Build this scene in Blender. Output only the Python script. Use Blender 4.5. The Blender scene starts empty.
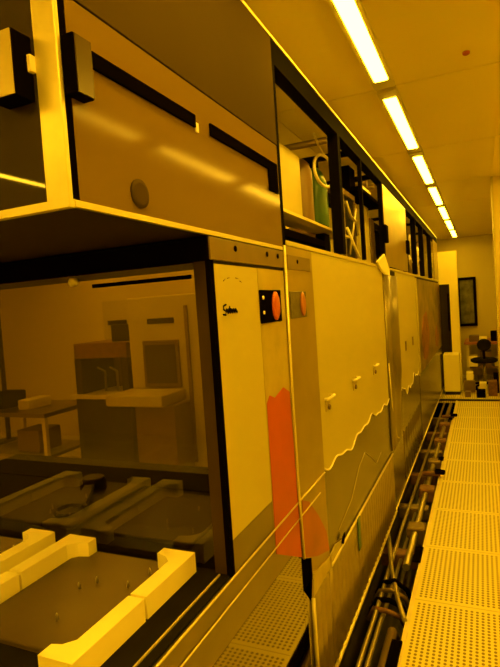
import bpy, bmesh, math, random
from mathutils import Vector, Matrix
random.seed(4)
SC = bpy.context.scene
COL = SC.collection

# ------------------------------------------------------------------ materials
def _mat(name):
    m = bpy.data.materials.new(name); m.use_nodes = True
    nt = m.node_tree
    return m, nt, nt.nodes['Principled BSDF']

def mat(name, col, rough=0.5, metal=0.0, spec=0.5, ior=1.5, mottle=0.0, scale=6.0, bump=0.0, bscale=30.0, stretch=(1, 1, 1), coat=0.0):
    m, nt, b = _mat(name)
    b.inputs['Roughness'].default_value = rough
    b.inputs['Metallic'].default_value = metal
    b.inputs['Specular IOR Level'].default_value = spec
    b.inputs['IOR'].default_value = ior
    b.inputs['Coat Weight'].default_value = coat
    tc = nt.nodes.new('ShaderNodeTexCoord')
    mp = nt.nodes.new('ShaderNodeMapping'); mp.inputs['Scale'].default_value = stretch
    nt.links.new(tc.outputs['Object'], mp.inputs['Vector'])
    nz = nt.nodes.new('ShaderNodeTexNoise'); nz.inputs['Scale'].default_value = scale; nz.inputs['Detail'].default_value = 5
    nt.links.new(mp.outputs[0], nz.inputs['Vector'])
    rp = nt.nodes.new('ShaderNodeValToRGB')
    a = 1.0 - mottle; z = 1.0 + mottle
    rp.color_ramp.elements[0].position = 0.3; rp.color_ramp.elements[1].position = 0.7
    rp.color_ramp.elements[0].color = (col[0]*a, col[1]*a, col[2]*a, 1)
    rp.color_ramp.elements[1].color = (min(1, col[0]*z), min(1, col[1]*z), min(1, col[2]*z), 1)
    nt.links.new(nz.outputs['Fac'], rp.inputs['Fac'])
    nt.links.new(rp.outputs['Color'], b.inputs['Base Color'])
    if bump:
        n2 = nt.nodes.new('ShaderNodeTexNoise'); n2.inputs['Scale'].default_value = bscale; n2.inputs['Detail'].default_value = 3
        nt.links.new(mp.outputs[0], n2.inputs['Vector'])
        bp = nt.nodes.new('ShaderNodeBump'); bp.inputs['Strength'].default_value = bump; bp.inputs['Distance'].default_value = 0.02
        nt.links.new(n2.outputs['Fac'], bp.inputs['Height'])
        nt.links.new(bp.outputs['Normal'], b.inputs['Normal'])
    return m

def emit(name, col, s):
    m, nt, b = _mat(name)
    b.inputs['Base Color'].default_value = (0.8, 0.8, 0.7, 1)
    b.inputs['Emission Color'].default_value = (*col, 1)
    b.inputs['Emission Strength'].default_value = s
    return m

def grating(name, ox, oy, px, py, tile, light, hole):
    """perforated raised-floor tiles: rows of slots, a plain rim round each tile"""
    m, nt, b = _mat(name)
    L = nt.links.new
    def math_(op, a, c=None, d=None):
        n = nt.nodes.new('ShaderNodeMath'); n.operation = op
        for i, v in enumerate((a, c, d)):
            if v is None: continue
            if isinstance(v, (int, float)): n.inputs[i].default_value = v
            else: L(v, n.inputs[i])
        return n.outputs[0]
    g = nt.nodes.new('ShaderNodeNewGeometry')
    s = nt.nodes.new('ShaderNodeSeparateXYZ'); L(g.outputs['Position'], s.inputs[0])
    def axis(o, off, pitch):
        t = math_('DIVIDE', math_('SUBTRACT', o, off), tile)
        f = math_('FRACT', t)                                   # 0..1 in the tile
        e = math_('MINIMUM', f, math_('SUBTRACT', 1.0, f))      # distance to the rim
        n = round(tile/pitch)
        h = math_('ABSOLUTE', math_('SUBTRACT', math_('FRACT', math_('MULTIPLY', f, n)), 0.5))
        return e, h
    ex, hx = axis(s.outputs['X'], ox, px); ey, hy = axis(s.outputs['Y'], oy, py)
    rim = math_('GREATER_THAN', math_('MINIMUM', ex, ey), 0.04)
    d = math_('SQRT', math_('ADD', math_('POWER', math_('MULTIPLY', hx, 1.0), 2.0), math_('POWER', math_('MULTIPLY', hy, 0.8), 2.0)))
    dot = nt.nodes.new('ShaderNodeMapRange'); dot.inputs['From Min'].default_value = 0.24; dot.inputs['From Max'].default_value = 0.31
    dot.inputs['To Min'].default_value = 1.0; dot.inputs['To Max'].default_value = 0.0
    L(d, dot.inputs['Value'])
    msk = math_('MULTIPLY', dot.outputs[0], rim)
    seam = math_('LESS_THAN', math_('MINIMUM', ex, ey), 0.004)
    msk = math_('MAXIMUM', msk, math_('MULTIPLY', seam, 0.6))
    mx = nt.nodes.new('ShaderNodeMix'); mx.data_type = 'RGBA'
    mx.inputs['A'].default_value = (*light, 1); mx.inputs['B'].default_value = (*hole, 1)
    L(msk, mx.inputs['Factor']); L(mx.outputs['Result'], b.inputs['Base Color'])
    b.inputs['Roughness'].default_value = 0.45
    return m

def tinted(name, col, ior):
    m, nt, b = _mat(name)
    out = nt.nodes['Material Output']
    tr = nt.nodes.new('ShaderNodeBsdfTransparent'); tr.inputs['Color'].default_value = (*col, 1)
    gl = nt.nodes.new('ShaderNodeBsdfGlossy'); gl.inputs['Roughness'].default_value = 0.02; gl.inputs['Color'].default_value = (1, 0.95, 0.8, 1)
    fr = nt.nodes.new('ShaderNodeFresnel'); fr.inputs['IOR'].default_value = ior
    mx = nt.nodes.new('ShaderNodeMixShader')
    ge = nt.nodes.new('ShaderNodeNewGeometry'); iv = nt.nodes.new('ShaderNodeMath'); iv.operation = 'SUBTRACT'; iv.inputs[0].default_value = 1.0
    ml = nt.nodes.new('ShaderNodeMath'); ml.operation = 'MULTIPLY'
    nt.links.new(ge.outputs['Backfacing'], iv.inputs[1]); nt.links.new(fr.outputs[0], ml.inputs[0]); nt.links.new(iv.outputs[0], ml.inputs[1])
    nt.links.new(ml.outputs[0], mx.inputs[0]); nt.links.new(tr.outputs[0], mx.inputs[1]); nt.links.new(gl.outputs[0], mx.inputs[2])
    nt.links.new(mx.outputs[0], out.inputs['Surface'])
    nt.nodes.remove(b)
    return m
M = {}
M['paint'] = mat('cream_paint', (0.48, 0.435, 0.09), 0.42, mottle=0.02, scale=3)
M['wall'] = mat('wall_paint', (0.62, 0.55, 0.12), 0.5, mottle=0.02, scale=1.5)
M['ceil'] = mat('ceiling_panel', (0.73, 0.64, 0.13), 0.3, mottle=0.03, scale=1.5)
M['alu'] = mat('aluminium', (0.70, 0.64, 0.25), 0.35, 0.5, mottle=0.04, scale=20)
M['steel'] = mat('brushed_steel', (0.25, 0.21, 0.08), 0.32, 0.9, mottle=0.12, scale=5, bump=0.03, bscale=4)
M['mirror'] = mat('polished_steel', (0.27, 0.235, 0.07), 0.035, 1.0, mottle=0.04, scale=4, bump=0.004, bscale=4)
M['rib'] = mat('ribbed_steel', (0.34, 0.28, 0.07), 0.35, 0.6, mottle=0.1, scale=20)
M['brownframe'] = mat('brown_window_frame', (0.045, 0.026, 0.006), 0.5, spec=0.2, mottle=0.1)
M['wavy'] = mat('wavy_steel_sheet', (0.21, 0.175, 0.05), 0.25, 0.9, mottle=0.1, scale=5, bump=0.12, bscale=5, stretch=(1, 1, 0.3))
M['dimple'] = mat('dimpled_steel', (0.24, 0.18, 0.04), 0.3, 0.7, mottle=0.7, scale=6, bump=0.5, bscale=9, stretch=(1, .5, 1))
M['brownmetal'] = mat('bronze_metal', (0.19, 0.135, 0.035), 0.4, 0.5, mottle=0.08, scale=14)
M['black'] = mat('black_plastic', (0.003, 0.002, 0.001), 0.7, spec=0.02, ior=1.02, mottle=0.2)
M['blackmatte'] = mat('black_matte', (0.008, 0.006, 0.003), 0.8, spec=0.1, mottle=0.3, scale=10)
M['darkframe'] = mat('dark_frame', (0.004, 0.003, 0.001), 0.6, spec=0.04, ior=1.1, mottle=0.2)
M['darkbrown'] = mat('dark_brown_sheet', (0.022, 0.013, 0.005), 0.6, spec=0.2, mottle=0.15)
M['acrylic'] = mat('amber_acrylic', (0.175, 0.118, 0.014), 0.10, spec=0.07, ior=1.4, mottle=0.06, scale=2)
M['acrylic_top'] = mat('brown_acrylic', (0.068, 0.048, 0.006), 0.45, spec=0.02, ior=1.1, mottle=0.08, scale=2)
M['acrylic_front'] = mat('dark_tinted_acrylic', (0.035, 0.027, 0.012), 0.03, spec=0.30, mottle=0.1)
M['glass'] = tinted('dark_tinted_glass', (0.63, 0.55, 0.33), 1.7)
M['plate'] = mat('stage_plate', (0.08, 0.056, 0.015), 0.22, spec=0.4, mottle=0.06)
M['plate2'] = mat('dark_bronze_plate', (0.016, 0.010, 0.004), 0.4, spec=0.2, mottle=0.15)
M['guide'] = mat('cream_plastic', (0.95, 0.88, 0.36), 0.38, mottle=0.02)
M['goldlight'] = mat('gold_sheet', (0.42, 0.35, 0.06), 0.35, 0.1, mottle=0.12, scale=14)
M['gold'] = mat('bronze_gold_sheet', (0.30, 0.225, 0.03), 0.28, 0.35, mottle=0.1, scale=7)
M['orange'] = mat('orange_film', (0.43, 0.06, 0.002), 0.4, mottle=0.1, scale=8)
M['redmottle'] = mat('mottled_red_glow', (0.26, 0.085, 0.01), 0.35, 0.5, mottle=0.6, scale=9, bump=0.5, bscale=9)  # reddish glow reflected in the steel, painted into the colour
M['red'] = mat('red_brown', (0.34, 0.07, 0.004), 0.35, mottle=0.2, scale=8)  # reflected orange painted red-brown, shared with the ceiling spot
M['oval'] = mat('orange_plastic', (0.52, 0.10, 0.003), 0.35)
M['oval_dim'] = mat('faded_orange_plastic', (0.36, 0.12, 0.012), 0.4)
M['olive'] = mat('olive_plate', (0.10, 0.085, 0.03), 0.5, mottle=0.3, scale=60)
M['green'] = mat('green_plastic', (0.035, 0.12, 0.035), 0.3)
M['brown'] = mat('brown_plastic', (0.16, 0.10, 0.045), 0.4, mottle=0.1)
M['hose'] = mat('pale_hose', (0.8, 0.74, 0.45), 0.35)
M['silver'] = mat('silver_pipe', (0.42, 0.38, 0.2), 0.35, 0.8)
M['bright'] = mat('bright_white_paint', (0.86, 0.80, 0.2), 0.45, mottle=0.02)
M['rust'] = mat('rusty_brown', (0.15, 0.07, 0.03), 0.6, mottle=0.4, scale=20)
M['redwood'] = mat('red_brown_top', (0.34, 0.13, 0.05), 0.45, mottle=0.1)
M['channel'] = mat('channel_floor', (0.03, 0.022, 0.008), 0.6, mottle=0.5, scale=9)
M['screen'] = mat('dark_screen', (0.05, 0.035, 0.02), 0.15)
M['darkwin'] = mat('window_dark_pane', (0.11, 0.115, 0.06), 0.15, mottle=0.6, scale=6)
M['floor'] = grating('perforated_floor', -0.385, 2.68, 0.0244, 0.0235, 0.61, (0.72, 0.67, 0.15), (0.20, 0.155, 0.03))
M['lamp'] = emit('lamp_diffuser', (1.0, 0.525, 0.018), 50)

# ------------------------------------------------------------------ mesh builder
class MB:
    def __init__(s): s.bm = bmesh.new()
    def box(s, x0, x1, y0, y1, z0, z1, bev=0.0, seg=2):
        r = bmesh.ops.create_cube(s.bm, size=1.0)
        vs = r['verts']
        for v in vs:
            v.co = Vector(((x0+x1)/2 + v.co.x*(x1-x0), (y0+y1)/2 + v.co.y*(y1-y0), (z0+z1)/2 + v.co.z*(z1-z0)))
        if bev:
            es = list({e for v in vs for e in v.link_edges})
            bmesh.ops.bevel(s.bm, geom=es, offset=bev, segments=seg, affect='EDGES', profile=0.5)
        return s
    def tube(s, pts, r, n=10, closed=False):
        pts = [Vector(p) for p in pts]; rings = []
        N = len(pts); up = None
        for i, p in enumerate(pts):
            if closed: t = pts[(i+1) % N] - pts[i-1]
            else: t = pts[min(i+1, N-1)] - pts[max(i-1, 0)]
            t.normalize()
            if up is None:
                up = Vector((0, 0, 1)) if abs(t.z) < 0.9 else Vector((1, 0, 0))
            a = t.cross(up)
            if a.length < 1e-4: a = t.cross(Vector((0.3, 1, 0.2)))
            a.normalize(); b = a.cross(t).normalized(); up = b
            rr = r[i] if isinstance(r, (list, tuple)) else r
            rings.append([s.bm.verts.new(p + (a*math.cos(2*math.pi*k/n) + b*math.sin(2*math.pi*k/n))*rr) for k in range(n)])
        R = range(N) if closed else range(N-1)
        for i in R:
            A, B = rings[i], rings[(i+1) % N]
            for k in range(n):
                f = s.bm.faces.new((A[k], A[(k+1) % n], B[(k+1) % n], B[k])); f.smooth = True
        if not closed:
            s.bm.faces.new(rings[0][::-1]); s.bm.faces.new(rings[-1])
        return s
    def lathe(s, c, prof, n=24, axis='Z'):
        """prof: (radius, height) pairs from bottom to top"""
        rings = []
        for r, h in prof:
            ring = []
            for k in range(n):
                a = 2*math.pi*k/n
                if axis == 'Z': p = (c[0]+r*math.cos(a), c[1]+r*math.sin(a), c[2]+h)
                elif axis == 'X': p = (c[0]+h, c[1]+r*math.cos(a), c[2]+r*math.sin(a))
                else: p = (c[0]+r*math.sin(a), c[1]+h, c[2]+r*math.cos(a))
                ring.append(s.bm.verts.new(p))
            rings.append(ring)
        for A, B in zip(rings, rings[1:]):
            for k in range(n):
                f = s.bm.faces.new((A[k], A[(k+1) % n], B[(k+1) % n], B[k])); f.smooth = True
        s.bm.faces.new(rings[0][::-1]); s.bm.faces.new(rings[-1])
        return s
    def sheet(s, poly, x, t):
        """(y, z) outline on a plane of constant x, thickness t towards -x"""
        a = [s.bm.verts.new((x, y, z)) for y, z in poly]
        b = [s.bm.verts.new((x-t, y, z)) for y, z in poly]
        n = len(poly)
        s.bm.faces.new(a); s.bm.faces.new(b[::-1])
        for i in range(n): s.bm.faces.new((a[i], b[i], b[(i+1) % n], a[(i+1) % n]))
        return s
    def prism(s, poly, z0, z1):
        """(x, y) outline extruded upward"""
        a = [s.bm.verts.new((x, y, z0)) for x, y in poly]
        b = [s.bm.verts.new((x, y, z1)) for x, y in poly]
        n = len(poly)
        s.bm.faces.new(a[::-1]); s.bm.faces.new(b)
        for i in range(n): s.bm.faces.new((a[i], a[(i+1) % n], b[(i+1) % n], b[i]))
        return s
    def bevel(s, off, seg=2, ang=40):
        es = [e for e in s.bm.edges if len(e.link_faces) == 2 and e.calc_face_angle(0) > math.radians(ang)]
        bmesh.ops.bevel(s.bm, geom=es, offset=off, segments=seg, affect='EDGES', profile=0.5)
        return s
    def build(s, name, m, parent=None):
        bmesh.ops.recalc_face_normals(s.bm, faces=s.bm.faces[:])
        if parent is None:
            c = [v.co for v in s.bm.verts]
            o = Vector(((min(v.x for v in c)+max(v.x for v in c))/2, (min(v.y for v in c)+max(v.y for v in c))/2, min(v.z for v in c)))
        else:
            p = parent; o = Vector((0, 0, 0))
            while p: o += p.location; p = p.parent
        for v in s.bm.verts: v.co -= o
        me = bpy.data.meshes.new(name); s.bm.to_mesh(me); s.bm.free()
        me.materials.append(M[m])
        ob = bpy.data.objects.new(name, me); COL.objects.link(ob)
        if parent is None: ob.location = o
        else: ob.parent = parent
        return ob

def box(*a, **k): return MB().box(*a, **k)
def tag(o, label, cat, group=None):
    o['label'] = label; o['category'] = cat
    if group: o['group'] = group
    return o
def thing(name, loc, label, cat, group=None):
    o = bpy.data.objects.new(name, None); COL.objects.link(o); o.location = loc; o.empty_display_size = 0.1
    return tag(o, label, cat, group)
def struct(mb, name, m, parent=None):
    o = mb.build(name, m, parent)
    if parent is None: o['kind'] = 'structure'
    return o
def copy_tree(o, dx=0, dy=0, dz=0, label=None, parent=None):
    c = o.copy(); COL.objects.link(c)
    if parent: c.parent = parent
    else: c.location = o.location + Vector((dx, dy, dz))
    if label: c['label'] = label
    for ch in [q for q in KIDS(o)]: copy_tree(ch, parent=c)
    return c
def KIDS(o): return [q for q in bpy.data.objects if q.parent == o]

XM = -0.6           # the machine's aisle side
HC = 2.58           # ceiling height
# ------------------------------------------------------------------ the room
CH0, CH1 = -0.72, -0.385   # service channel beside the machine, open in the raised floor
fl = MB()
fl.box(CH1, 0.95, -3.2, 10.6, -0.03, 0.0)
fl.box(-6.6, CH0, -3.2, 10.6, -0.03, 0.0)
fl.box(CH0, CH1, -3.2, 0.4, -0.03, 0.0)
fl.box(CH0, CH1, 8.0, 10.6, -0.03, 0.0)
struct(fl, 'floor', 'floor')
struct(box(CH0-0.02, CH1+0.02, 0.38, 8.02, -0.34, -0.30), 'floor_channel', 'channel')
tr = MB().box(CH1-0.008, CH1+0.012, 0.4, 8.0, -0.02, 0.006)
struct(tr, 'trim_1', 'alu')
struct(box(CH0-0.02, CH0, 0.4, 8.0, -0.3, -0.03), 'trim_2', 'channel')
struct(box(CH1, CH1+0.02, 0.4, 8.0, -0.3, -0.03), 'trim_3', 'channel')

# ceiling panels with shallow grooves along the joints
ce = MB()
xs = [-6.6, -4.5, -3.3, -2.2, -1.0, 0.125, 0.95]
ys = [-3.2] + [0.21+1.256*k-2.512 for k in range(0, 11)] + [10.6]
for i in range(len(xs)-1):
    for j in range(len(ys)-1):
        ce.box(xs[i]+0.004, xs[i+1]-0.004, ys[j]+0.004, ys[j+1]-0.004, HC, HC+0.03)
ce.box(-6.6, 0.95, -3.2, 10.6, HC+0.006, HC+0.05)
struct(ce, 'ceiling', 'ceil')
struct(box(0.95, 1.05, -3.2, 10.6, -0.03, HC+0.05), 'wall_right', 'wall')
struct(box(-6.6, -1.3, 5.3, 5.4, -0.03, HC), 'wall_inner', 'wall')
struct(box(-6.7, -6.6, -3.2, 10.6, -0.03, HC+0.05), 'wall_left', 'wall')
struct(box(-6.7, 1.05, -3.3, -3.2, -0.03, HC+0.05), 'wall_back', 'wall')
struct(box(-6.7, 1.05, 10.6, 10.7, -0.03, HC+0.05), 'wall_far', 'wall')
struct(box(-0.208-2, 0.95, 8.0, 8.05, 0.0, 0.02), 'trim_4', 'darkbrown')
# window in the far wall
wf = MB()
for a in ((-0.40, -0.36, .92, 1.83), (-0.13, -0.08, .92, 1.83), (-0.36, -0.13, 1.78, 1.83), (-0.36, -0.13, .92, .97)):
    wf.box(a[0], a[1], 10.55, 10.6, a[2], a[3])
w = struct(wf, 'window_1', 'black')
box(-0.36, -0.13, 10.575, 10.59, .97, 1.78).build('pane', 'darkwin', w)
# wall pier at the right, hung door edge
p = struct(box(0.14, 0.95, 5.35, 5.6, 0, HC), 'wall_pier', 'wall')
struct(box(0.125, 0.14, 5.33, 5.62, 0, HC), 'trim_5', 'paint')
# partition at the end of the machine
pa = MB().box(-2.4, -0.33, 8.95, 9.05, 1.70, 2.22).box(-0.455, -0.33, 8.85, 9.05, 0.0, 1.70).box(-2.4, -0.72, 8.95, 9.05, 0, 1.7)
struct(pa, 'wall_partition', 'bright')
d = struct(box(-0.72, -0.455, 8.98, 9.02, 0.0, 1.70), 'door_1', 'darkbrown')
box(-0.50, -0.47, 8.96, 8.98, 0.95, 1.55).build('door_edge', 'black', d)

# ------------------------------------------------------------------ lamps
def lamp(x, y0, y1, label, group):
    t = thing('ceiling_light', (x, (y0+y1)/2, HC), label, 'lamp', group)
    h = MB()
    h.box(x-0.048, x-0.033, y0-0.10, y1+0.10, HC-0.022, HC)
    h.box(x+0.033, x+0.048, y0-0.10, y1+0.10, HC-0.022, HC)
    h.box(x-0.033, x+0.033, y0-0.10, y0, HC-0.022, HC)
    h.box(x-0.033, x+0.033, y1, y1+0.10, HC-0.022, HC)
    h.build('housing', 'paint', t)
    box(x-0.032, x+0.032, y0+.001, y1-.001, HC-0.026, HC-0.004, bev=0.006).build('diffuser', 'lamp', t)
    return t
names = {-2: 'farthest back ceiling strip light over the aisle behind the viewer', -1: 'ceiling strip light over the aisle just behind the viewer', 0: 'glowing ceiling strip light just out of the top of the picture above the aisle', 1: 'nearest glowing ceiling strip light over the aisle, cut by the top of the picture',
         2: 'second glowing ceiling strip light along the aisle', 3: 'third glowing ceiling strip light along the aisle',
         4: 'fourth glowing ceiling strip light along the aisle', 5: 'fifth glowing ceiling strip light along the aisle', 6: 'sixth glowing ceiling strip light along the aisle',
         7: 'farthest glowing ceiling strip light at the end of the aisle row'}
for k in range(-2, 8):
    y0 = 0.29+1.262*k
    lamp(-0.386, y0, y0+1.02, names[k], 'strip lights in a row over the aisle')
for k in range(-2, 6):
    y0 = 0.29+1.262*k
    lamp(0.575, y0, y0+1.02, 'ceiling strip light of the row nearest the right wall, number %s from the back wall' % ['one', 'two', 'three', 'four', 'five', 'six', 'seven', 'eight'][k+2], 'strip lights near the right wall')
for k in range(-2, 4):
    y0 = 0.29+1.262*k
    lamp(-2.97, y0, y0+1.02, 'ceiling strip light of the row left of the machine, number %s from the back wall' % ['one', 'two', 'three', 'four', 'five', 'six', 'seven', 'eight'][k+2], 'strip lights left of the machine')
nn = ['one', 'two', 'three', 'four', 'five', 'six', 'seven', 'eight', 'nine']
for k in range(-2, 6):
    y0 = 0.29+1.262*k
    lamp(-1.9, y0, y0+1.02, 'added ceiling strip light of the fill row above the machine, number %s from the back wall' % nn[k+2], 'added strip lights above the machine')  # extra row added to brighten the inside of the cage
for k in range(-2, 4):
    y0 = 0.29+1.262*k
    lamp(-4.2, y0, y0+1.02, 'added ceiling strip light of the fill row nearest the left wall, number %s from the back wall' % nn[k+2], 'added strip lights near the left wall')  # extra row added to brighten the room beyond the dark window
tag(MB().lathe((-0.016, 2.531, HC-0.012), [(0.010, 0), (0.016, 0.004), (0.016, 0.012)], 12).build('ceiling_dirt_spot', 'red', None),
    'tiny dark red dirt spot on the ceiling right of the lamps', 'sensor')  # small raised disc modelling a dirt spot

# ------------------------------------------------------------------ upper front cabinet (tinted acrylic, overhanging)
YU = 0.668
t = thing('overhead_cabinet', (-1.4, 1.2, 1.725), 'amber tinted acrylic overhead cabinet with bright corner post overhanging the loading window', 'cabinet')
box(-2.2, XM-0.006, YU+0.012, 1.66, 1.735, 2.425).build('housing', 'darkbrown', t)
box(-2.2, -0.606, YU+0.02, 1.66, 1.724, 1.735).build('underside_sheet', 'darkbrown', t)
box(-0.648, XM, YU, YU+0.010, 1.735, 2.425, bev=0.002).build('corner_post', 'alu', t)
box(XM-0.006, XM-0.001, YU+0.010, YU+0.026, 1.735, 2.425).build('gasket', 'black', t)
rm = MB().box(-2.2, XM+0.001, YU-0.002, YU+0.012, 1.722, 1.736).box(XM-0.012, XM+0.002, YU+0.012, 1.66, 1.724, 1.735)
rm.build('bottom_rim', 'alu', t)
box(XM-0.006, XM, YU+0.026, 1.665, 1.735, 2.07, bev=0.001).build('side_panel', 'acrylic', t)
pn = box(XM-0.006, XM+0.002, YU+0.026, 1.665, 2.072, 2.425, bev=0.001).build('side_panel', 'acrylic_top', t)
pn['label'] = 'darker brown upper side panel'
box(-2.2, -0.65, YU+0.002, YU+0.012, 1.737, 2.425).build('front_panel', 'acrylic_front', t)
box(XM-0.006, XM+0.001, 1.667, 1.69, 1.735, 2.425).build('end_strip', 'darkframe', t)
box(-2.2, XM+0.003, YU, 1.69, 2.425, 2.435).build('top_rim', 'alu', t)
box(XM, XM+0.006, 0.745, 1.106, 1.970, 2.0, bev=0.002).build('grip_slot', 'black', t)
g2 = MB().box(XM, XM+0.006, 1.18, 1.572, 1.972, 2.003, bev=0.002).box(XM, XM+0.006, 1.566, 1.645, 1.906, 2.003, bev=0.002)
g2.build('grip_slot', 'black', t)
h = box(XM, XM+0.024, 0.679, 0.722, 1.902, 1.998, bev=0.002).build('latch', 'black', t)
box(XM+0.024, XM+0.026, 0.682, 0.720, 1.904, 1.996).build('cover_plate', 'plate', h)
h = box(-0.715, -0.655, 0.630, YU+0.002, 1.900, 2.004, bev=0.002).build('latch', 'black', t)
box(-0.713, -0.657, 0.628, 0.630, 1.902, 2.002).build('cover_plate', 'goldlight', h)
box(-0.656, -0.648, 0.658, YU+0.002, 1.945, 1.972, bev=0.001).build('glint_tab', 'hose', t)  # pale tab standing in for a small lamp reflection beside the post
MB().lathe((XM, 0.862, 1.775), [(0.028, 0), (0.028, 0.004), (0.02, 0.006)], 20, 'X').build('round_cover', 'acrylic_top', t)
box(XM, XM+0.004, 1.108, 1.120, 1.962, 1.984).build('white_tab', 'hose', t)

# ------------------------------------------------------------------ loader cabinet with dark window
YG = 1.142
t = thing('loading_cabinet', (-1.4, 1.3, 0.0), 'loading cabinet with a large dark tinted window and cream side panel under the overhang', 'cabinet')
box(-2.2, -0.606, YG+0.02, 1.655, 1.69, 1.722).build('roof', 'darkbrown', t)
box(-0.632, -0.606, YG+0.02, 1.655, 0.866, 1.69).build('side_liner', 'darkbrown', t)
bs = MB().prism([(-2.2, 0.45), (-0.606, 0.45), (-0.606, 1.655), (-2.2, 1.655)], 0.0, 0.866)
bs.build('base', 'darkbrown', t)
box(-2.2, -0.648, YG+0.004, YG+0.02, 0.875, 1.664).build('window', 'glass', t)
fr = MB().box(-2.2, XM-0.001, YG-0.012, YG+0.02, 1.662, 1.720, bev=0.003)
fr.build('window_header', 'black', t)
box(-0.648, -0.613, YG-0.004, YG+0.02, 0.868, 1.662).build('window_frame', 'brownframe', t)
box(-0.613, XM, YG-0.008, YG+0.012, 0.868, 1.662).build('window_post', 'black', t)
box(-0.97, -0.66, YG-0.002, YG+0.004, 1.622, 1.632).build('window_strip', 'black', t)
MB().lathe((-1.03, YG+0.004, 1.643), [(0.008, -0.022), (0.012, -0.018), (0.012, -0.004), (0.008, 0)], 12, 'Y').build('glint_bead', 'hose', t)  # pale bead in place of a lamp's glint on the window
box(XM-0.006, XM, YG+0.012, 1.428, 0.955, 1.655, bev=0.001).build('side_panel', 'paint', t)
box(XM-0.006, XM, 1.430, 1.652, 0.868, 1.655).build('edge_panel', 'goldlight', t)
f = box(XM-0.006, XM+0.003, YG-0.006, 1.655, 1.664, 1.720, bev=0.001).build('flange', 'brownmetal', t)
for y in (1.28, 1.507, 1.60):
    MB().lathe((XM+0.003, y, 1.700), [(0.008, 0), (0.008, 0.002), (0.005, 0.003)], 12, 'X').build('bolt', 'black', f)
box(XM-0.006, XM-0.001, YG+0.012, 1.428, 0.868, 0.953).build('lower_strip', 'steel', t)
def edge_rail(y0, y1, z, r):
    return MB().tube([(XM+0.004, y0, z), (XM+0.004, (y0+y1)/2, z), (XM+0.004, y1, z)], r, 8)
edge_rail(0.45, 1.65, 0.868, 0.003).build('edge_rail', 'alu', t)
edge_rail(0.45, 1.65, 0.812, 0.0022).build('edge_rail', 'alu', t)
box(XM-0.006, XM, 0.45, 1.655, 0.722, 0.866).build('rail_band', 'steel', t)
box(XM-0.006, XM-0.002, 0.45, 1.654, 0.0, 0.718).build('skirt', 'mirror', t)
# top of the table: side lip and dark deck
box(-2.2, -0.606, 0.45, 1.65, 0.866, 0.872).build('deck', 'blackmatte', t)

box(-0.633, -0.629, 0.45, YG-0.014, 0.872, 0.876).build('deck_lip', 'alu', t)
# orange film at the corner and the latch
MB().sheet([(1.43, 0.79), (1.434, 1.25), (1.46, 1.27), (1.50, 1.255), (1.58, 1.275), (1.636, 1.25), (1.645, 0.95), (1.652, 0.675)], XM+0.002, 0.0015).build('orange_film', 'orange', t)
h = box(XM, XM+0.006, 1.428, 1.600, 1.490, 1.590, bev=0.002).build('latch', 'black', t)
h2 = MB()
def oval(cy, cz, ry, rz, x, dx):
    m = MB(); n = 28; prof = ((1, 0), (1, 0.5), (0.8, 0.9), (0.4, 1.0)); rings = []
    for s_, q in prof:
        rings.append([m.bm.verts.new((x+dx*q, cy+ry*s_*math.cos(2*math.pi*k/n), cz+rz*s_*math.sin(2*math.pi*k/n))) for k in range(n)])
    for A, B in zip(rings, rings[1:]):
        for k in range(n): m.bm.faces.new((A[k], A[(k+1) % n], B[(k+1) % n], B[k])).smooth = True
    m.bm.faces.new(rings[0][::-1]); m.bm.faces.new(rings[-1]); return m
oval(1.542, 1.540, 0.028, 0.045, XM+0.006, 0.010).build('orange_button', 'oval', h)
for z in (1.522, 1.567):
    MB().lathe((XM+0.006, 1.445, z), [(0.006, 0), (0.005, 0.003), (0.002, 0.004)], 10, 'X').build('screw', 'hose', h)
# mark on the side panel: a small dark script-like emblem, and pencil scuffs
lg = MB()
lg.tube([(XM+0.001, 1.205, 1.552), (XM+0.001, 1.190, 1.548), (XM+0.001, 1.190, 1.540), (XM+0.001, 1.204, 1.534), (XM+0.001, 1.200, 1.525), (XM+0.001, 1.186, 1.527)], 0.0024, 6)
pts = []
for i in range(26): pts.append((XM+0.001, 1.205+i*0.0026, 1.535+0.006*math.sin(i*1.25)))
lg.tube(pts, 0.0022, 6)
lg.tube([(XM+0.001, 1.225, 1.548), (XM+0.001, 1.227, 1.530)], 0.002, 6)
lg.build('emblem', 'darkframe', t)
for (a, b, c, d_) in ((1.20, 1.612, 1.212, 1.618), (1.225, 1.620, 1.240, 1.622), (1.275, 1.622, 1.292, 1.620), (1.30, 1.614, 1.312, 1.611)):
    MB().tube([(XM+0.0005, a, b), (XM+0.0005, c, d_)], 0.0012, 5).build('scuff_mark', 'brownmetal', t)

t = thing('transfer_deck', (-1.5, 1.8, 0.0), 'dark low deck behind the loading cabinet, seen through its window', 'deck')
box(-2.2, -0.87, 1.66, 1.93, 0.0, 0.866).build('base', 'blackmatte', t)
box(-2.2, -0.875, 1.66, 1.925, 0.866, 0.872).build('top', 'blackmatte', t)
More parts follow.
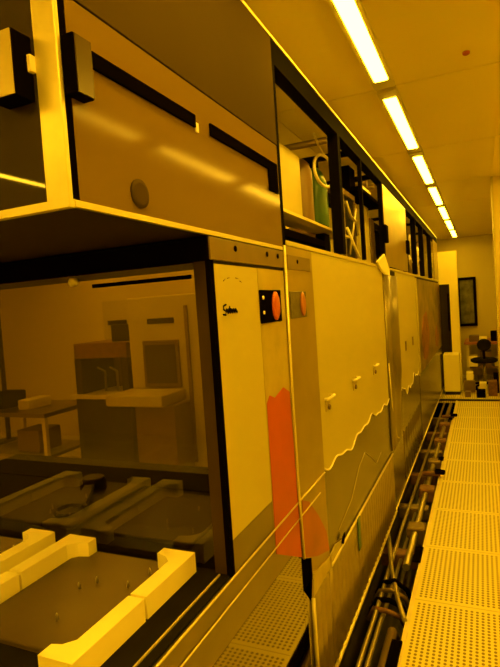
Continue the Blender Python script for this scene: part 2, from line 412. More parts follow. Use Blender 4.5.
# things on the deck inside the cabinet
def inner(name, a, m, label, cat, bev=0.006): return tag(box(*a, bev=bev).build(name, m, None), label, cat)
inner('transfer_plate', (-1.12, -0.78, 1.24, 1.60, 0.872, 0.884), 'plate2', 'dark transfer plate on the deck behind the window, nearest the aisle', 'plate')
inner('transfer_plate', (-1.62, -1.22, 1.24, 1.645, 0.872, 0.884), 'plate2', 'long dark transfer plate on the deck behind the window, farther from the aisle', 'plate')
inner('sensor_block', (-0.80, -0.70, 1.50, 1.55, 0.884, 0.90), 'black', 'small black sensor block on the deck behind the window', 'sensor')
a_ = thing('wafer_robot', (-1.4, 1.56, 0.884), 'dark jointed wafer robot standing on the long plate behind the window', 'robot')
MB().lathe((-1.4, 1.56, 0.884), [(.05, 0), (.05, .03), (.04, .045)], 20).build('hub', 'plate2', a_)
MB().prism([(-1.42, 1.55), (-1.38, 1.55), (-1.26, 1.36), (-1.30, 1.34)], 0.90, 0.915).build('link', 'plate2', a_)
MB().tube([(-1.28+0.05*math.cos(q*0.35+0.5), 1.31+0.05*math.sin(q*0.35+0.5), 0.907) for q in range(16)], 0.008, 6).build('fork', 'plate2', a_)

# ------------------------------------------------------------------ cassette stages on the deck
def block(name, pts, z0, z1, par, m='guide'):
    return MB().prism(pts, z0, z1).bevel(0.006, 3, 30).build(name, m, par)
def stage(cx, label):
    s = thing('cassette_stage', (cx, 0.92, 0.872), label, 'cassette stage', 'cassette stages on the loading deck')
    box(cx-0.185, cx+0.135, 0.742, 1.126, 0.872, 0.886, bev=0.003).build('stage_plate', 'plate', s)
    z0, z1 = 0.874, 0.925
    for sx in (1, -1):
        X = lambda u: cx + (u if sx > 0 else -u-0.05)
        # far half: straight bar ending in an inward hook; near half mirrored
        far = [(X(.140), .910), (X(.182), .910), (X(.182), 1.124), (X(.088), 1.124), (X(.088), 1.092), (X(.118), 1.084), (X(.140), 1.064)]
        near = [(X(.182), .902), (X(.140), .902), (X(.140), .742), (X(.122), .722), (X(.100), .716), (X(.100), .682), (X(.182), .682)]
        if sx < 0: far.reverse(); near.reverse()
        block('guide_block', far, z0, z1, s); block('guide_block', near, z0, z1, s)
    pins = MB()
    for dx, y in ((0.085, 1.06), (0.07, 0.99), (-0.02, 0.985), (-0.045, 0.95), (0.0, 0.83)):
        b_ = MB().lathe((cx+dx, y, 0.886), [(0.0028, 0), (0.0028, 0.012), (0.001, 0.016)], 10)
        b_.build('locating_pin', 'silver', s)
    pins.bm.free()
    return s
stage(-0.878, 'nearest cassette stage with cream hooked guide blocks, right of its twin')
stage(-1.35, 'second cassette stage with cream hooked guide blocks, cut by the left edge')

# ------------------------------------------------------------------ machine bays along the aisle
def waves(y0, y1, base, amp, n, seed):
    r = random.Random(seed); out = []
    ph = [r.uniform(0, 6.28) for _ in range(4)]
    for i in range(n+1):
        y = y0+(y1-y0)*i/n
        z = base + amp*(0.5*math.sin((y-y0)*7+ph[0]) + 0.35*math.sin((y-y0)*17+ph[1]) + 0.25*math.sin((y-y0)*31+ph[2]))
        out.append((y, z))
    return out
def corrugated(x, y0, y1, z0, z1, pitch, depth):
    m = MB(); n = int((y1-y0)/pitch*8); cols = []
    for i in range(n+1):
        y = y0+(y1-y0)*i/n
        u = (y-y0)/pitch % 1.0
        d_ = depth*max(0, math.sin(2*math.pi*u))**1.5
        cols.append((m.bm.verts.new((x+d_, y, z0)), m.bm.verts.new((x+d_, y, z1))))
    for (a, b), (c, e) in zip(cols, cols[1:]): m.bm.faces.new((a, c, e, b)).smooth = True
    bk = [m.bm.verts.new((x-0.006, y0, z0)), m.bm.verts.new((x-0.006, y1, z0)), m.bm.verts.new((x-0.006, y1, z1)), m.bm.verts.new((x-0.006, y0, z1))]
    m.bm.faces.new(bk[::-1])
    m.bm.faces.new([cols[0][0], cols[0][1], bk[3], bk[0]]); m.bm.faces.new([cols[-1][1], cols[-1][0], bk[1], bk[2]])
    m.bm.faces.new([c[1] for c in cols] + [bk[2], bk[3]]); m.bm.faces.new([c[0] for c in reversed(cols)] + [bk[0], bk[1]])
    return m
def handle(y, par):
    h_ = box(XM, XM+0.004, y-0.035, y+0.035, 1.095, 1.140, bev=0.001).build('pull', 'goldlight', par)
    MB().tube([(XM+0.003, y-0.045, 1.148), (XM+0.02, y-0.043, 1.150), (XM+0.02, y+0.043, 1.150), (XM+0.003, y+0.045, 1.148)], 0.0065, 8).build('grip', 'hose', h_)
    MB().lathe((XM+0.004, y+0.005, 1.108), [(0.012, 0), (0.012, 0.006), (0.006, 0.009)], 12, 'X').build('lock', 'brown', h_)

t = thing('corner_bay', (-1.0, 1.82, 0.08), 'narrow brushed steel machine bay right of the orange film, with a faded orange button', 'machine bay')
box(-0.85, -0.606, 1.66, 1.978, 0.56, 1.74).build('housing', 'darkbrown', t)
box(XM-0.006, XM-0.003, 1.658, 1.733, 0.0, 0.548).build('lower_skirt', 'mirror', t)
MB().sheet([(1.662, 0.665), (1.978, 0.528), (1.978, 1.742), (1.662, 1.742)], XM+0.002, 0.006).build('front_panel', 'gold', t)
f = box(XM+0.002, XM+0.005, 1.69, 1.945, 1.662, 1.712, bev=0.001).build('flange', 'brownmetal', t)
MB().lathe((XM+0.005, 1.793, 1.692), [(0.008, 0), (0.005, 0.002)], 12, 'X').build('bolt', 'black', f)
MB().tube([(XM+0.006, 1.662, 1.74), (XM+0.006, 1.650, 1.25), (XM+0.006, 1.652, 0.9), (XM+0.006, 1.664, 0.665)], 0.005, 8).build('seam_trim', 'alu', t)
MB().sheet([(1.672, 0.665), (1.69, 0.86), (1.76, 0.83), (1.86, 0.74), (1.95, 0.64), (1.975, 0.552), (1.82, 0.60)], XM+0.0035, 0.0015).build('red_reflection', 'red', t)  # reflection of the orange film, built as a red sheet
edge_rail(1.67, 1.975, 0.868, 0.003).build('edge_rail', 'alu', t)
edge_rail(1.67, 1.90, 0.812, 0.0025).build('edge_rail', 'alu', t)
h = box(XM+0.002, XM+0.006, 1.690, 1.868, 1.492, 1.586, bev=0.002).build('latch', 'olive', t)
oval(1.820, 1.540, 0.026, 0.043, XM+0.006, 0.008).build('orange_button', 'oval_dim', h)
MB().sheet([(1.662, 0.67), (1.765, 0.63), (1.765, 0.47), (1.735, 0.47), (1.662, 0.55)], XM-0.003, 0.003).build('gap_shadow', 'black', t)  # black sheet painting the shadow in the gap below the panel

corrugated(XM-0.004, 1.735, 1.978, 0.085, 0.482, 0.060, 0.015).build('ribbed_skirt', 'rib', t)
MB().tube([(XM+0.006, 1.735, 0.085), (XM+0.006, 1.735, 0.484)], 0.007, 8).build('skirt_corner', 'alu', t)
MB().tube([(XM+0.010, 1.735, 0.085), (XM+0.010, 1.978, 0.085)], 0.009, 8).build('bottom_rail', 'alu', t)
MB().sheet([(1.765, 0.62), (1.978, 0.53), (1.978, 0.47), (1.765, 0.47)], XM-0.002, 0.003).build('gold_strip', 'gold', t)
MB().sheet([(1.74, 0.482), (1.765, 0.560), (1.94, 0.528), (1.978, 0.525), (1.978, 0.478)], XM+0.004, 0.006).build('yellow_tape', 'goldlight', t)
# main bay with three pulls
def skirt_bay(name, y0, y1, label, seed, panel_m='paint', base=0.86, amp=0.03, ribs=True, ztop=1.742):
    t = thing(name, (-1.1, (y0+y1)/2, 0.08), label, 'machine bay')
    box(-0.85, -0.608, y0+0.002, y1-0.002, 0.1, 1.74).build('housing', 'darkbrown', t)
    wv = waves(y0+0.004, y1-0.004, base, amp, 60, seed)
    MB().sheet(wv + [(y1-0.004, ztop), (y0+0.004, ztop)], XM, 0.006).build('front_panel', panel_m, t)
    MB().tube([(XM+0.001, y, z) for y, z in wv], 0.004, 6).build('wavy_edge', 'hose' , t)  # pale tube along the panel's wavy lower edge
    box(XM-0.008, XM-0.003, y0+0.002, y1-0.002, 0.47, base+0.12).build('lower_band', 'wavy', t)
    return t
t = skirt_bay('machine_bay', 1.98, 3.585, 'widest cream machine bay, with three small pulls and a wavy lower edge', 3)
bay = t
for y in (2.084, 2.586, 3.125): handle(y, t)
MB().sheet([(1.984, 0.478), (1.984, 0.525), (2.06, 0.535), (2.2, 0.50), (2.2, 0.485)], XM+0.006, 0.006).build('yellow_tape', 'goldlight', t)
corrugated(XM-0.004, 1.982, 3.58, 0.085, 0.482, 0.060, 0.015).build('ribbed_skirt', 'rib', t)
MB().tube([(XM+0.006, 1.985, 0.484), (XM+0.006, 2.6, 0.484), (XM+0.006, 3.58, 0.484)], 0.006, 8).build('skirt_rail', 'alu', t)
MB().tube([(XM+0.010, 1.985, 0.085), (XM+0.010, 2.6, 0.085), (XM+0.010, 3.58, 0.085)], 0.009, 8).build('bottom_rail', 'alu', t)
MB().sheet([(2.14, 0.505), (2.17, 0.49), (2.2, 0.51), (2.2, 0.53), (2.16, 0.525)], XM+0.011, 0.003).build('dark_notch', 'black', t)
box(XM+0.010, XM+0.015, 2.435, 2.485, 0.335, 0.49, bev=0.001).build('green_tag', 'green', t)

# rolled steel sheet between the bays
t = thing('steel_column', (-1.1, 3.87, 0.08), 'brown folded steel column between two cream machine bays', 'column')
box(-0.85, -0.608, 3.587, 4.158, 0.1, 1.74).build('housing', 'darkbrown', t)
m = MB(); cols = []
for i in range(25):
    u = i/24; y = 3.59+0.565*u
    d_ = 0.03*math.sin(math.pi*u) + 0.012*math.sin(3*math.pi*u+0.4)
    y2 = 3.60+0.40*u - 0.02
    cols.append((m.bm.verts.new((XM+d_*0.6, y2, 0.50)), m.bm.verts.new((XM+d_, y, 1.0)), m.bm.verts.new((XM+d_, y, 1.70))))
for A, B in zip(cols, cols[1:]):
    m.bm.faces.new((A[0], B[0], B[1], A[1])).smooth = True; m.bm.faces.new((A[1], B[1], B[2], A[2])).smooth = True
ob = m.build('folded_sheet', 'steel', t)
md = ob.modifiers.new('thick', 'SOLIDIFY'); md.thickness = 0.004; md.offset = -1
box(XM-0.008, XM-0.003, 3.587, 4.158, 0.085, 1.0).build('lower_band', 'wavy', t)
MB().tube([(XM+0.008, 3.60, 1.1), (XM+0.012, 3.62, 0.8), (XM+0.014, 3.74, 0.56), (XM+0.014, 3.86, 0.52)], 0.006, 8).build('sheet_edge', 'alu', t)
MB().tube([(XM+0.004, 3.587, 0.085), (XM+0.004, 4.158, 0.085)], 0.006, 8).build('bottom_rail', 'alu', t)

t = skirt_bay('machine_bay', 4.16, 5.48, 'narrow cream machine bay right of the folded steel column', 8, base=0.78, amp=0.06)
for y in (4.55, 5.05): 
    box(XM, XM+0.006, y-0.03, y+0.03, 1.09, 1.17, bev=0.001).build('pull', 'brownmetal', t)
corrugated(XM-0.004, 4.162, 5.478, 0.085, 0.482, 0.15, 0.006).build('ribbed_skirt', 'wavy', t)
MB().tube([(XM+0.004, 4.162, 0.085), (XM+0.004, 5.478, 0.085)], 0.006, 8).build('bottom_rail', 'alu', t)

for pts_ in ([(2.15, .56), (2.4, .60), (2.6, .70), (2.75, .73), (2.9, .66), (3.05, .58), (3.2, .60)],):
    MB().tube([(XM-0.001, y, z) for y, z in pts_], 0.0018, 6).build('wavy_line', 'goldlight', bay)  # thin wavy tube across the lower band

t = thing('machine_bay', (-1.1, 7.1, 0.08), 'farthest machine bay, clad in mottled dimpled steel with a painted reddish glow', 'machine bay')
box(-0.85, -0.608, 5.482, 8.78, 0.1, 1.74).build('housing', 'darkbrown', t)
box(XM-0.008, XM, 5.482, 8.78, 0.74, 1.72).build('front_panel', 'dimple', t)
MB().sheet([(5.95, 0.86), (5.9, 1.12), (6.1, 1.32), (6.5, 1.36), (6.75, 1.1), (6.6, 0.88), (6.3, 0.80)], XM+0.003, 0.003).build('red_glow_patch', 'redmottle', t)  # sheet carrying the painted red reflection
MB().sheet([(7.6, 0.84), (7.55, 1.0), (7.9, 1.12), (8.2, 0.95), (8.0, 0.8)], XM+0.003, 0.003).build('red_glow_patch', 'redmottle', t)
box(XM-0.004, XM+0.003, 5.5, 5.62, 0.76, 1.73).build('corner_strip', 'paint', t)
box(XM-0.008, XM-0.001, 5.482, 8.78, 0.085, 0.74).build('lower_band', 'wavy', t)
MB().tube([(XM+0.004, 5.482, 0.085), (XM+0.004, 8.78, 0.085)], 0.006, 8).build('bottom_rail', 'alu', t)

# ------------------------------------------------------------------ open equipment cage above the bays
t = thing('equipment_cage', (-1.15, 5.2, 1.742), 'dark framed open equipment cage along the top of the machine, filled with tubes', 'cage')
box(XM-0.05, XM, 1.692, 8.8, 2.345, 2.425).build('top_rail', 'darkframe', t)
box(XM-0.05, XM+0.003, 1.692, 8.8, 2.425, 2.435).build('rail_rim', 'alu', t)
box(-1.15, -1.10, 1.692, 8.8, 2.345, 2.43).build('top_rail', 'darkframe', t)
box(XM-0.03, XM+0.004, 1.692, 8.8, 1.744, 1.760).build('sill', 'paint', t)
box(-1.15, XM-0.03, 1.692, 8.8, 1.742, 1.75).build('deck', 'brownmetal', t)
for y, pw in ((2.53, .05), (3.06, .022), (3.74, .03), (5.02, .05), (5.75, .05), (6.5, .05), (7.55, .05)):
    box(XM-pw, XM, y, y+pw, 1.772, 2.345).build('post', 'darkframe', t)
    box(-1.15, -1.10, y, y+0.06, 1.75, 2.345).build('post', 'darkframe', t)
    if y > 2.9: box(-1.10, XM-0.05, y, y+0.03, 2.38, 2.41).build('cross_beam', 'darkframe', t)
box(XM-0.012, XM-0.002, 3.80, 5.02, 1.772, 2.42).build('blank_panel', 'gold', t)
box(XM-0.012, XM-0.002, 8.0, 8.79, 1.772, 2.42).build('blank_panel', 'gold', t)
for y in (3.72, 4.93):
    box(XM-0.002, XM+0.02, y, y+0.10, 1.93, 2.05, bev=0.003).build('hinge', 'black', t)
box(-0.75, XM-0.05, 1.70, 2.9, 1.885, 1.897).build('shelf', 'alu', t)
box(-0.80, -0.66, 1.72, 2.42, 1.80, 1.828).build('slot', 'black', t)
box(-0.74, XM-0.02, 3.10, 3.74, 2.185, 2.205).build('shelf', 'black', t)

tag(box(-0.80, -0.745, 2.10, 2.37, 1.897, 2.225, bev=0.004).build('filter_box', 'paint', None), 'cream filter box standing on the cage shelf beside the overhead cabinet', 'box')
tag(MB().lathe((-0.80, 2.52, 1.75), [(.062, 0), (.065, .01), (.065, .44), (.05, .48), (.03, .50)], 20).build('gas_canister', 'brown', None), 'brown upright canister inside the cage between cream box and green bottle', 'canister')
b_ = thing('bottle', (-0.79, 2.76, 1.75), 'dark green upright bottle inside the cage beside the dark post', 'bottle')
MB().lathe((-0.79, 2.76, 1.75), [(.06, 0), (.065, .01), (.065, .42), (.045, .48), (.02, .51)], 20).build('body', 'green', b_)
MB().lathe((-0.79, 2.76, 2.26), [(.024, 0), (.024, .035), (.02, .04)], 16).build('cap', 'black', b_)
lp = []
for k in range(28):
    a = 2*math.pi*k/28
    lp.append((-0.70+0.02*math.cos(a), 2.63+0.11*math.cos(a), 2.205+0.078*math.sin(a)))
lp2 = [(x, y, z) for x, y, z in lp]
mb = MB().tube(lp2, 0.008, 8, closed=True).tube([(-0.70, 2.63, 2.28), (-0.72, 2.63, 2.33), (-0.74, 2.62, 2.40)], 0.006, 8)
tag(mb.build('hose_loop', 'hose', None), 'pale looped hose hanging in the cage before the green bottle', 'hose')
# control boxes and tubes behind the next posts
def cagebox(name, a, m, label, cat): return tag(box(*a, bev=0.004).build(name, m, None), label, cat)
cagebox('valve_box', (-0.9, -0.70, 2.56, 2.66, 1.75, 1.93), 'darkframe', 'small dark valve box on the cage deck under the looped hose', 'box')
c1 = thing('control_unit', (-0.78, 2.85, 1.75), 'dark control unit with a pale frame and crossing silver tubes behind cage post', 'control unit')
box(-0.715, -0.70, 2.70, 2.96, 1.75, 2.18).build('case', 'blackmatte', c1)
fr = MB()
fr.box(-0.70, -0.69, 2.66, 2.97, 2.14, 2.17).box(-0.70, -0.69, 2.66, 2.69, 1.76, 2.14).box(-0.70, -0.69, 2.94, 2.97, 1.76, 2.14)
fr.build('face_frame', 'brownmetal', c1)
MB().tube([(-0.685, 2.70, 2.10), (-0.675, 2.76, 2.02), (-0.67, 2.86, 2.0), (-0.675, 2.92, 1.93)], 0.010, 8).build('tube', 'silver', c1)
MB().tube([(-0.685, 2.72, 1.80), (-0.675, 2.80, 1.95), (-0.67, 2.88, 2.08)], 0.009, 8).build('tube', 'silver', c1)
MB().tube([(-0.685, 2.70, 1.95), (-0.67, 2.82, 1.84), (-0.675, 2.93, 1.80)], 0.009, 8).build('tube', 'hose', c1)
c1.location.y += 0.25; c1.location.x += 0.012
cagebox('duct', (-0.74, -0.68, 3.12, 3.27, 2.21, 2.34), 'black', 'black duct above the control unit in the cage', 'duct')
cagebox('filter_box', (-0.80, -0.70, 3.55, 3.75, 1.75, 2.18), 'paint', 'pale box beneath the black shelf in the cage', 'box')
cagebox('canister', (-0.82, -0.70, 3.80, 3.95, 1.75, 2.12), 'brown', 'brown canister box right of the pale box in the cage', 'canister')
cagebox('paper_stack', (-0.73, -0.66, 3.4, 3.66, 2.205, 2.27), 'hose', 'pale stack lying on the black cage shelf', 'stack')
k = 0
for (y, x, r, h_, m, lab) in ((5.35, -0.72, .035, .5, 'silver', 'nearest silver upright tube in the far cage opening'), (5.55, -0.8, .05, .42, 'black', 'black upright tube in the far cage opening'),
                        (6.05, -0.7, .04, .48, 'silver', 'second silver upright tube in the far cage opening'), (6.85, -0.72, .05, .4, 'hose', 'pale upright tube in the far cage opening'),
                        (7.2, -0.75, .045, .5, 'brown', 'brown upright tube in the far cage opening')):
    tag(MB().lathe((x, y, 1.75), [(r, 0), (r, h_*0.85), (r*0.7, h_*0.93), (r*0.5, h_)], 16).build('upright_tube', m, None), lab, 'tube', 'upright tubes in the far cage opening')
tag(MB().tube([(-0.66, 5.2, 1.80), (-0.66, 5.6, 1.95), (-0.66, 6.0, 1.82), (-0.66, 6.45, 1.98), (-0.66, 7.0, 1.80)], 0.018, 8).build('cable', 'hose', None), 'pale sagging cable along the far cage opening', 'cable')
tag(MB().sheet([(3.34, 1.772), (3.62, 1.84), (3.80, 1.74), (3.78, 1.68), (3.5, 1.72)], XM+0.018, 0.012).build('cloth', 'guide', None), 'pale yellow cloth hung over the cage sill above the folded column', 'cloth')
# service pipes under the ceiling, seen through the cage
for i, (y, z, r, lab) in enumerate(((3.1, 2.50, .02, 'nearest thin service pipe under the ceiling seen through the cage'), (4.3, 2.48, .035, 'middle thick service pipe under the ceiling seen through the cage'), (4.6, 2.50, .02, 'farthest thin service pipe under the ceiling seen through the cage'))):
    tag(MB().tube([(-4.0, y, z), (-2.4, y, z), (-0.8, y, z)], r, 10).build('service_pipe', 'brownmetal', None), lab, 'pipe', 'service pipes under the ceiling')

# ------------------------------------------------------------------ pipes in the service channel
def pipe(pts, r, m, label, group='pipes in the floor channel'):
    return tag(MB().tube(pts, r, 10).build('pipe', m, None), label, 'pipe', group)
pipe([(-0.545, 0.5, -0.02), (-0.545, 2.5, -0.02), (-0.56, 3.6, -0.03), (-0.55, 8.0, -0.03)], 0.012, 'silver', 'thin silver pipe on the floor channel closest to the ribbed skirt')
pipe([(-0.508, 0.5, -0.01), (-0.508, 2.45, -0.01), (-0.52, 2.6, -0.06), (-0.5, 8.0, -0.1)], 0.011, 'silver', 'second thin silver pipe from the ribbed skirt in the floor channel')
pipe([(-0.448, 0.5, -0.03), (-0.448, 2.42, -0.03), (-0.45, 2.5, -0.12)], 0.024, 'brownmetal', 'thick bronze pipe beside the floor tile edge')
pipe([(-0.627, 3.43, 0.0), (-0.60, 3.30, 0.01), (-0.524, 2.916, 0.01), (-0.45, 2.63, 0.01), (-0.395, 2.46, 0.012)], 0.012, 'silver', 'bright slanting pipe crossing the floor channel to the tiles')
pipe([(-0.465, 3.05, -0.03), (-0.47, 4.2, -0.03), (-0.47, 6.0, -0.03), (-0.46, 7.9, -0.03)], 0.022, 'silver', 'long far silver pipe running to the end of the channel')
for i in range(4):
    y = 2.55+0.085*i
    tag(MB().tube([(-0.60, y+.05, -0.1), (-0.56, y+0.02, -0.02), (-0.49, y-0.02, -0.0+0.008*i), (-0.43, y, -0.03), (-0.41, y+0.03, -0.1)], 0.013, 8).build('hose', ('rust', 'black', 'brownmetal', 'black')[i], None),
        'short arched hose across the floor channel, %s from the viewer' % ('nearest', 'second', 'third', 'fourth')[i], 'hose', 'arched hoses across the channel')
for i in range(6):
    y = 3.2+0.75*i
    tag(box(-0.64, -0.42, y, y+0.09, -0.12, -0.03, bev=0.01).build('bracket', ('rust', 'brownmetal')[i % 2], None),
        'metal pipe bracket in the floor channel, %s along from the viewer' % ('first', 'second', 'third', 'fourth', 'fifth', 'last')[i], 'bracket', 'pipe brackets in the floor channel')
    if i < 5: tag(box(-0.52, -0.40, y+0.3, y+0.42, -0.10, 0.012, bev=0.012).build('junction_box', ('brownmetal', 'rust', 'brownmetal', 'rust', 'rust')[i], None),
        'small junction box in the floor channel, %s along from the viewer' % ('first', 'second', 'third', 'fourth', 'fifth')[i], 'box', 'junction boxes in the floor channel')
# black clips on the tile edge
for y0, y1, lab in ((1.95, 2.30, 'nearest'), (3.05, 3.24, 'second'), (4.62, 4.78, 'third'), (5.05, 5.15, 'fourth'), (6.75, 6.9, 'farthest')):
    tag(box(-0.43, -0.384, y0, y1, 0.006, 0.016, bev=0.002).build('edge_clip', 'black', None), '%s black clip on the floor tile edge beside the channel' % lab, 'clip', 'black clips on the tile edge')
for y, x, lab in ((4.60, -0.44, 'nearest'), (6.85, -0.43, 'farthest')):
    c_ = thing('valve', (x, y, -0.02), '%s black handled valve on the channel pipes' % lab, 'valve', 'valves in the floor channel')
    MB().tube([(x-0.08, y, 0.02), (x+0.06, y, 0.03)], 0.022, 10).build('body', 'rust', c_)
    box(x+0.02, x+0.10, y-0.03, y+0.03, 0.03, 0.06, bev=0.008).build('handle', 'black', c_)

# ------------------------------------------------------------------ far end of the aisle
t = thing('low_cabinet', (-0.46, 8.6, 0.0), 'pale low cabinet standing against the partition at the end of the machine', 'cabinet')
box(-0.575, -0.345, 8.48, 8.84, 0.05, 0.62, bev=0.006).build('body', 'bright', t)
box(-0.565, -0.355, 8.50, 8.84, 0.0, 0.05).build('plinth', 'darkbrown', t)
box(-0.565, -0.355, 8.472, 8.48, 0.07, 0.60, bev=0.002).build('door', 'bright', t)
t = thing('workbench', (0.1, 9.9, 0.02), 'red-brown topped workbench against the far wall under the window', 'workbench')
box(-0.3, 0.9, 9.6, 10.5, 0.66, 0.70, bev=0.004).build('top', 'redwood', t)
for x in (-0.27, 0.83):
    for y in (9.63, 10.43): box(x, x+0.04, y, y+0.04, 0.0, 0.66).build('leg', 'alu', t)
box(-0.26, 0.86, 9.66, 10.4, 0.25, 0.28).build('shelf', 'brownmetal', t)
t = thing('office_chair', (-0.02, 9.05, 0.0), 'black office chair with rounded backrest in front of the workbench', 'chair')
oval_m = MB()
n = 24
ring0 = [oval_m.bm.verts.new((0.008+0.105*math.cos(2*math.pi*k/n), 8.90, 0.715+0.095*math.sin(2*math.pi*k/n))) for k in range(n)]
ring1 = [oval_m.bm.verts.new((0.008+0.088*math.cos(2*math.pi*k/n), 8.86, 0.715+0.078*math.sin(2*math.pi*k/n))) for k in range(n)]
ring2 = [oval_m.bm.verts.new((0.008+0.088*math.cos(2*math.pi*k/n), 8.94, 0.715+0.078*math.sin(2*math.pi*k/n))) for k in range(n)]
for A, B in ((ring1, ring0), (ring0, ring2)):
    for k in range(n): oval_m.bm.faces.new((A[k], A[(k+1) % n], B[(k+1) % n], B[k])).smooth = True
oval_m.bm.faces.new(ring1); oval_m.bm.faces.new(ring2)
oval_m.build('backrest', 'blackmatte', t)
MB().tube([(0, 8.95, 0.68), (0, 8.93, 0.55), (0, 9.0, 0.45)], 0.02, 8).build('back_stem', 'black', t)
MB().lathe((0, 9.08, 0.42), [(.17, 0), (.20, .02), (.20, .05), (.16, .07)], 24).build('seat', 'blackmatte', t)
MB().tube([(0, 9.08, 0.08), (0, 9.08, 0.42)], 0.025, 10).build('column', 'silver', t)
for k in range(5):
    a = 2*math.pi*k/5+0.3
    l = MB().tube([(0, 9.08, 0.10), (0.22*math.cos(a), 9.08+0.22*math.sin(a), 0.06)], 0.018, 8).build('leg', 'black', t)
    MB().lathe((0.22*math.cos(a), 9.08+0.22*math.sin(a), 0.0), [(.015, 0), (.025, .01), (.025, .05), (.012, .06)], 10).build('caster', 'black', l)
for (x0, x1, y0, y1, z0, z1, m, lab) in ((-0.24, -0.10, 9.62, 9.9, 0.28, 0.46, 'guide', 'pale carton on the left end of the workbench shelf'),
        (-0.06, 0.12, 9.64, 9.95, 0.28, 0.52, 'brown', 'brown carton in the middle of the workbench shelf'), (0.16, 0.30, 9.66, 9.95, 0.28, 0.42, 'paint', 'cream carton on the workbench shelf right of the brown one'),
        (-0.30, -0.14, 8.6, 8.85, 0.02, 0.20, 'brownmetal', 'bronze crate on the floor beside the low cabinet'), (-0.26, -0.16, 8.65, 8.82, 0.2, 0.32, 'guide', 'small pale carton on top of the bronze crate'),
        (-0.12, 0.0, 8.25, 8.45, 0.0, 0.10, 'black', 'black flat case on the floor before the office chair'), (0.04, 0.16, 8.4, 8.6, 0.0, 0.22, 'rust', 'rusty bin on the floor right of the black flat case'),
        (-0.08, 0.02, 8.62, 8.78, 0.0, 0.16, 'guide', 'cream carton on the floor right of the bronze crate'), (0.12, 0.24, 8.64, 8.78, 0.0, 0.30, 'black', 'tall black case on the floor behind the rusty bin'),
        (-0.28, -0.2, 8.3, 8.42, 0.0, 0.08, 'brown', 'small brown carton on the floor in front of the bronze crate'), (-0.06, 0.06, 9.62, 9.8, 0.70, 0.78, 'guide', 'cream carton in the middle of the workbench top'),
        (-0.22, -0.06, 9.7, 10.0, 0.70, 0.80, 'brown', 'brown tray on the left of the workbench top'), (0.12, 0.28, 9.7, 10.0, 0.70, 0.86, 'black', 'black instrument on the right of the workbench top')):
    tag(box(x0, x1, y0, y1, z0, z1, bev=0.006).build('carton' if 'carton' in lab else ('crate' if 'crate' in lab else ('case' if 'case' in lab else ('bin' if 'bin' in lab else ('tray' if 'tray' in lab else 'instrument')))), m, None), lab, 'box')

# ------------------------------------------------------------------ the bay beyond the loading cabinet, seen through its dark window
def mb_(*a):
    return a
t = thing('process_tool', (-2.6, 4.4, 0.0), 'pale process tool with a built-in screen seen through the dark window', 'tool')
box(*mb_(-3.02, -2.15, 4.0, 4.8, 0.10, 1.70), bev=0.01).build('body', 'paint', t)
box(*mb_(-2.98, -2.19, 4.03, 4.78, 0.0, 0.10)).build('plinth', 'black', t)
box(*mb_(-2.86, -2.48, 3.975, 4.0, 0.87, 1.30), bev=0.004).build('screen_bezel', 'brownmetal', t)
box(*mb_(-2.83, -2.51, 3.968, 3.976, 0.91, 1.26)).build('screen', 'screen', t)
box(*mb_(-3.04, -2.45, 3.62, 4.0, 0.76, 0.86), bev=0.012).build('desk', 'paint', t)
box(*mb_(-2.74, -2.40, 3.72, 4.0, 0.05, 0.76), bev=0.01).build('pedestal', 'brown', t)
box(*mb_(-2.80, -2.52, 3.99, 4.0, 1.45, 1.50)).build('nameplate', 'darkbrown', t)
box(*mb_(-2.40, -2.37, 3.98, 4.0, 0.2, 1.6)).build('trim', 'brown', t)
box(*mb_(-3.0, -2.5, 3.98, 4.0, 0.14, 0.70)).build('access_door', 'brownmetal', t)
t = thing('wet_bench', (-3.4, 4.4, 0.0), 'dark wet bench with open hood left of the pale tool behind the window', 'bench')
box(*mb_(-3.72, -3.06, 4.0, 4.8, 0.0, 0.76), bev=0.008).build('base', 'darkbrown', t)
box(*mb_(-3.74, -3.06, 3.95, 4.8, 0.76, 0.80), bev=0.004).build('top', 'alu', t)
box(*mb_(-3.70, -3.06, 4.0, 4.8, 1.15, 1.30), bev=0.008).build('hood', 'rust', t)
box(*mb_(-3.70, -3.62, 4.0, 4.8, 0.80, 1.15)).build('side', 'darkbrown', t)
box(*mb_(-3.14, -3.06, 4.0, 4.8, 0.80, 1.15)).build('side', 'darkbrown', t)
box(*mb_(-3.62, -3.14, 4.5, 4.8, 0.80, 1.15)).build('back', 'brown', t)
box(*mb_(-3.30, -3.06, 4.1, 4.8, 1.30, 1.46)).build('duct', 'darkbrown', t)
for x in (-3.5, -3.35): MB().tube([(x, 4.2, 0.80), (x, 4.2, 1.0), (x, 4.1, 1.05)], 0.012, 8).build('tap', 'silver', t)
box(*mb_(-3.95, -3.06, 4.78, 4.8, 0.80, 1.72)).build('back_panel', 'paint', t)
box(*mb_(-3.88, -3.62, 4.77, 4.78, 1.45, 1.50)).build('nameplate', 'darkbrown', t)
t = thing('steel_table', (-4.3, 4.05, 0.0), 'low steel table with gear left of the wet bench', 'table')
box(*mb_(-4.9, -3.85, 3.7, 4.4, 0.62, 0.66)).build('top', 'steel', t)
for x in (-4.88, -3.91):
    for y in (3.72, 4.34): box(*mb_(x, x+.04, y, y+.04, 0, .62)).build('leg', 'alu', t)
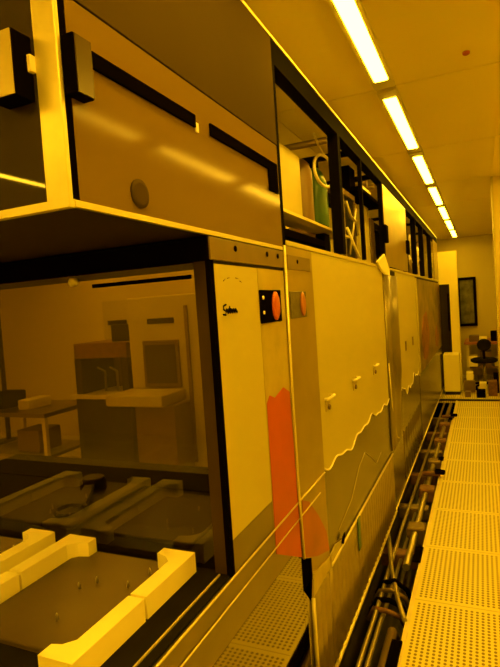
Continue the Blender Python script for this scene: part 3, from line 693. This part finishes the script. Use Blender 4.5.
box(*mb_(-4.85, -3.9, 3.75, 4.36, 0.2, 0.23)).build('shelf', 'steel', t)
for x0, x1, z0, z1, m, lab in ((-4.8, -4.55, .66, .82, 'black', 'black box on the low steel table'), (-4.4, -4.1, .23, .45, 'brown', 'brown box on the lower shelf of the steel table'), (-4.35, -4.2, .66, .76, 'paint', 'pale dish on the low steel table')):
    tag(box(*mb_(x0, x1, 3.85, 4.15, z0, z1), bev=0.008).build('gear_box', m, None), lab, 'box')
t = thing('stand_pole', (-5.75, 4.9, 0.0), 'dark upright pole with crossbar by the inner wall seen through the dark window', 'pole')
MB().tube([(-5.75, 4.9, 0.02), (-5.75, 4.9, 1.7)], 0.03, 10).build('upright', 'darkbrown', t)
MB().tube([(-6.2, 4.9, 1.0), (-5.75, 4.9, 1.0)], 0.02, 8).build('crossbar', 'darkbrown', t)
MB().lathe((-5.75, 4.9, 0.0), [(.2, 0), (.2, .015), (.05, .03)], 20).build('base', 'darkbrown', t)

# ------------------------------------------------------------------ camera
Rx = ((0.91269952, -0.04159235, -0.40650912), (0.40303795, -0.07240725, 0.91231442), (-0.06737951, -0.99650753, -0.04932277))
cam = bpy.data.cameras.new('camera'); co = bpy.data.objects.new('camera', cam); COL.objects.link(co)
r = Vector((Rx[0][0], Rx[1][0], Rx[2][0])); u = -Vector((Rx[0][1], Rx[1][1], Rx[2][1])); b = -Vector((Rx[0][2], Rx[1][2], Rx[2][2]))
mt = Matrix((( r.x, u.x, b.x, 0), (r.y, u.y, b.y, 0), (r.z, u.z, b.z, 1.54), (0, 0, 0, 1)))
co.matrix_world = mt
cam.sensor_fit = 'VERTICAL'; cam.sensor_height = 36; cam.lens = 522.9/667*36; cam.clip_start = 0.02; cam.clip_end = 60
SC.camera = co

wd = bpy.data.worlds.new('world'); SC.world = wd; wd.use_nodes = True
wd.node_tree.nodes['Background'].inputs[0].default_value = (0, 0, 0, 1)
SC.view_settings.view_transform = 'Standard'; SC.view_settings.look = 'None'
SC.view_settings.exposure = 0.0; SC.view_settings.gamma = 1.0; SC.view_settings.use_curve_mapping = False
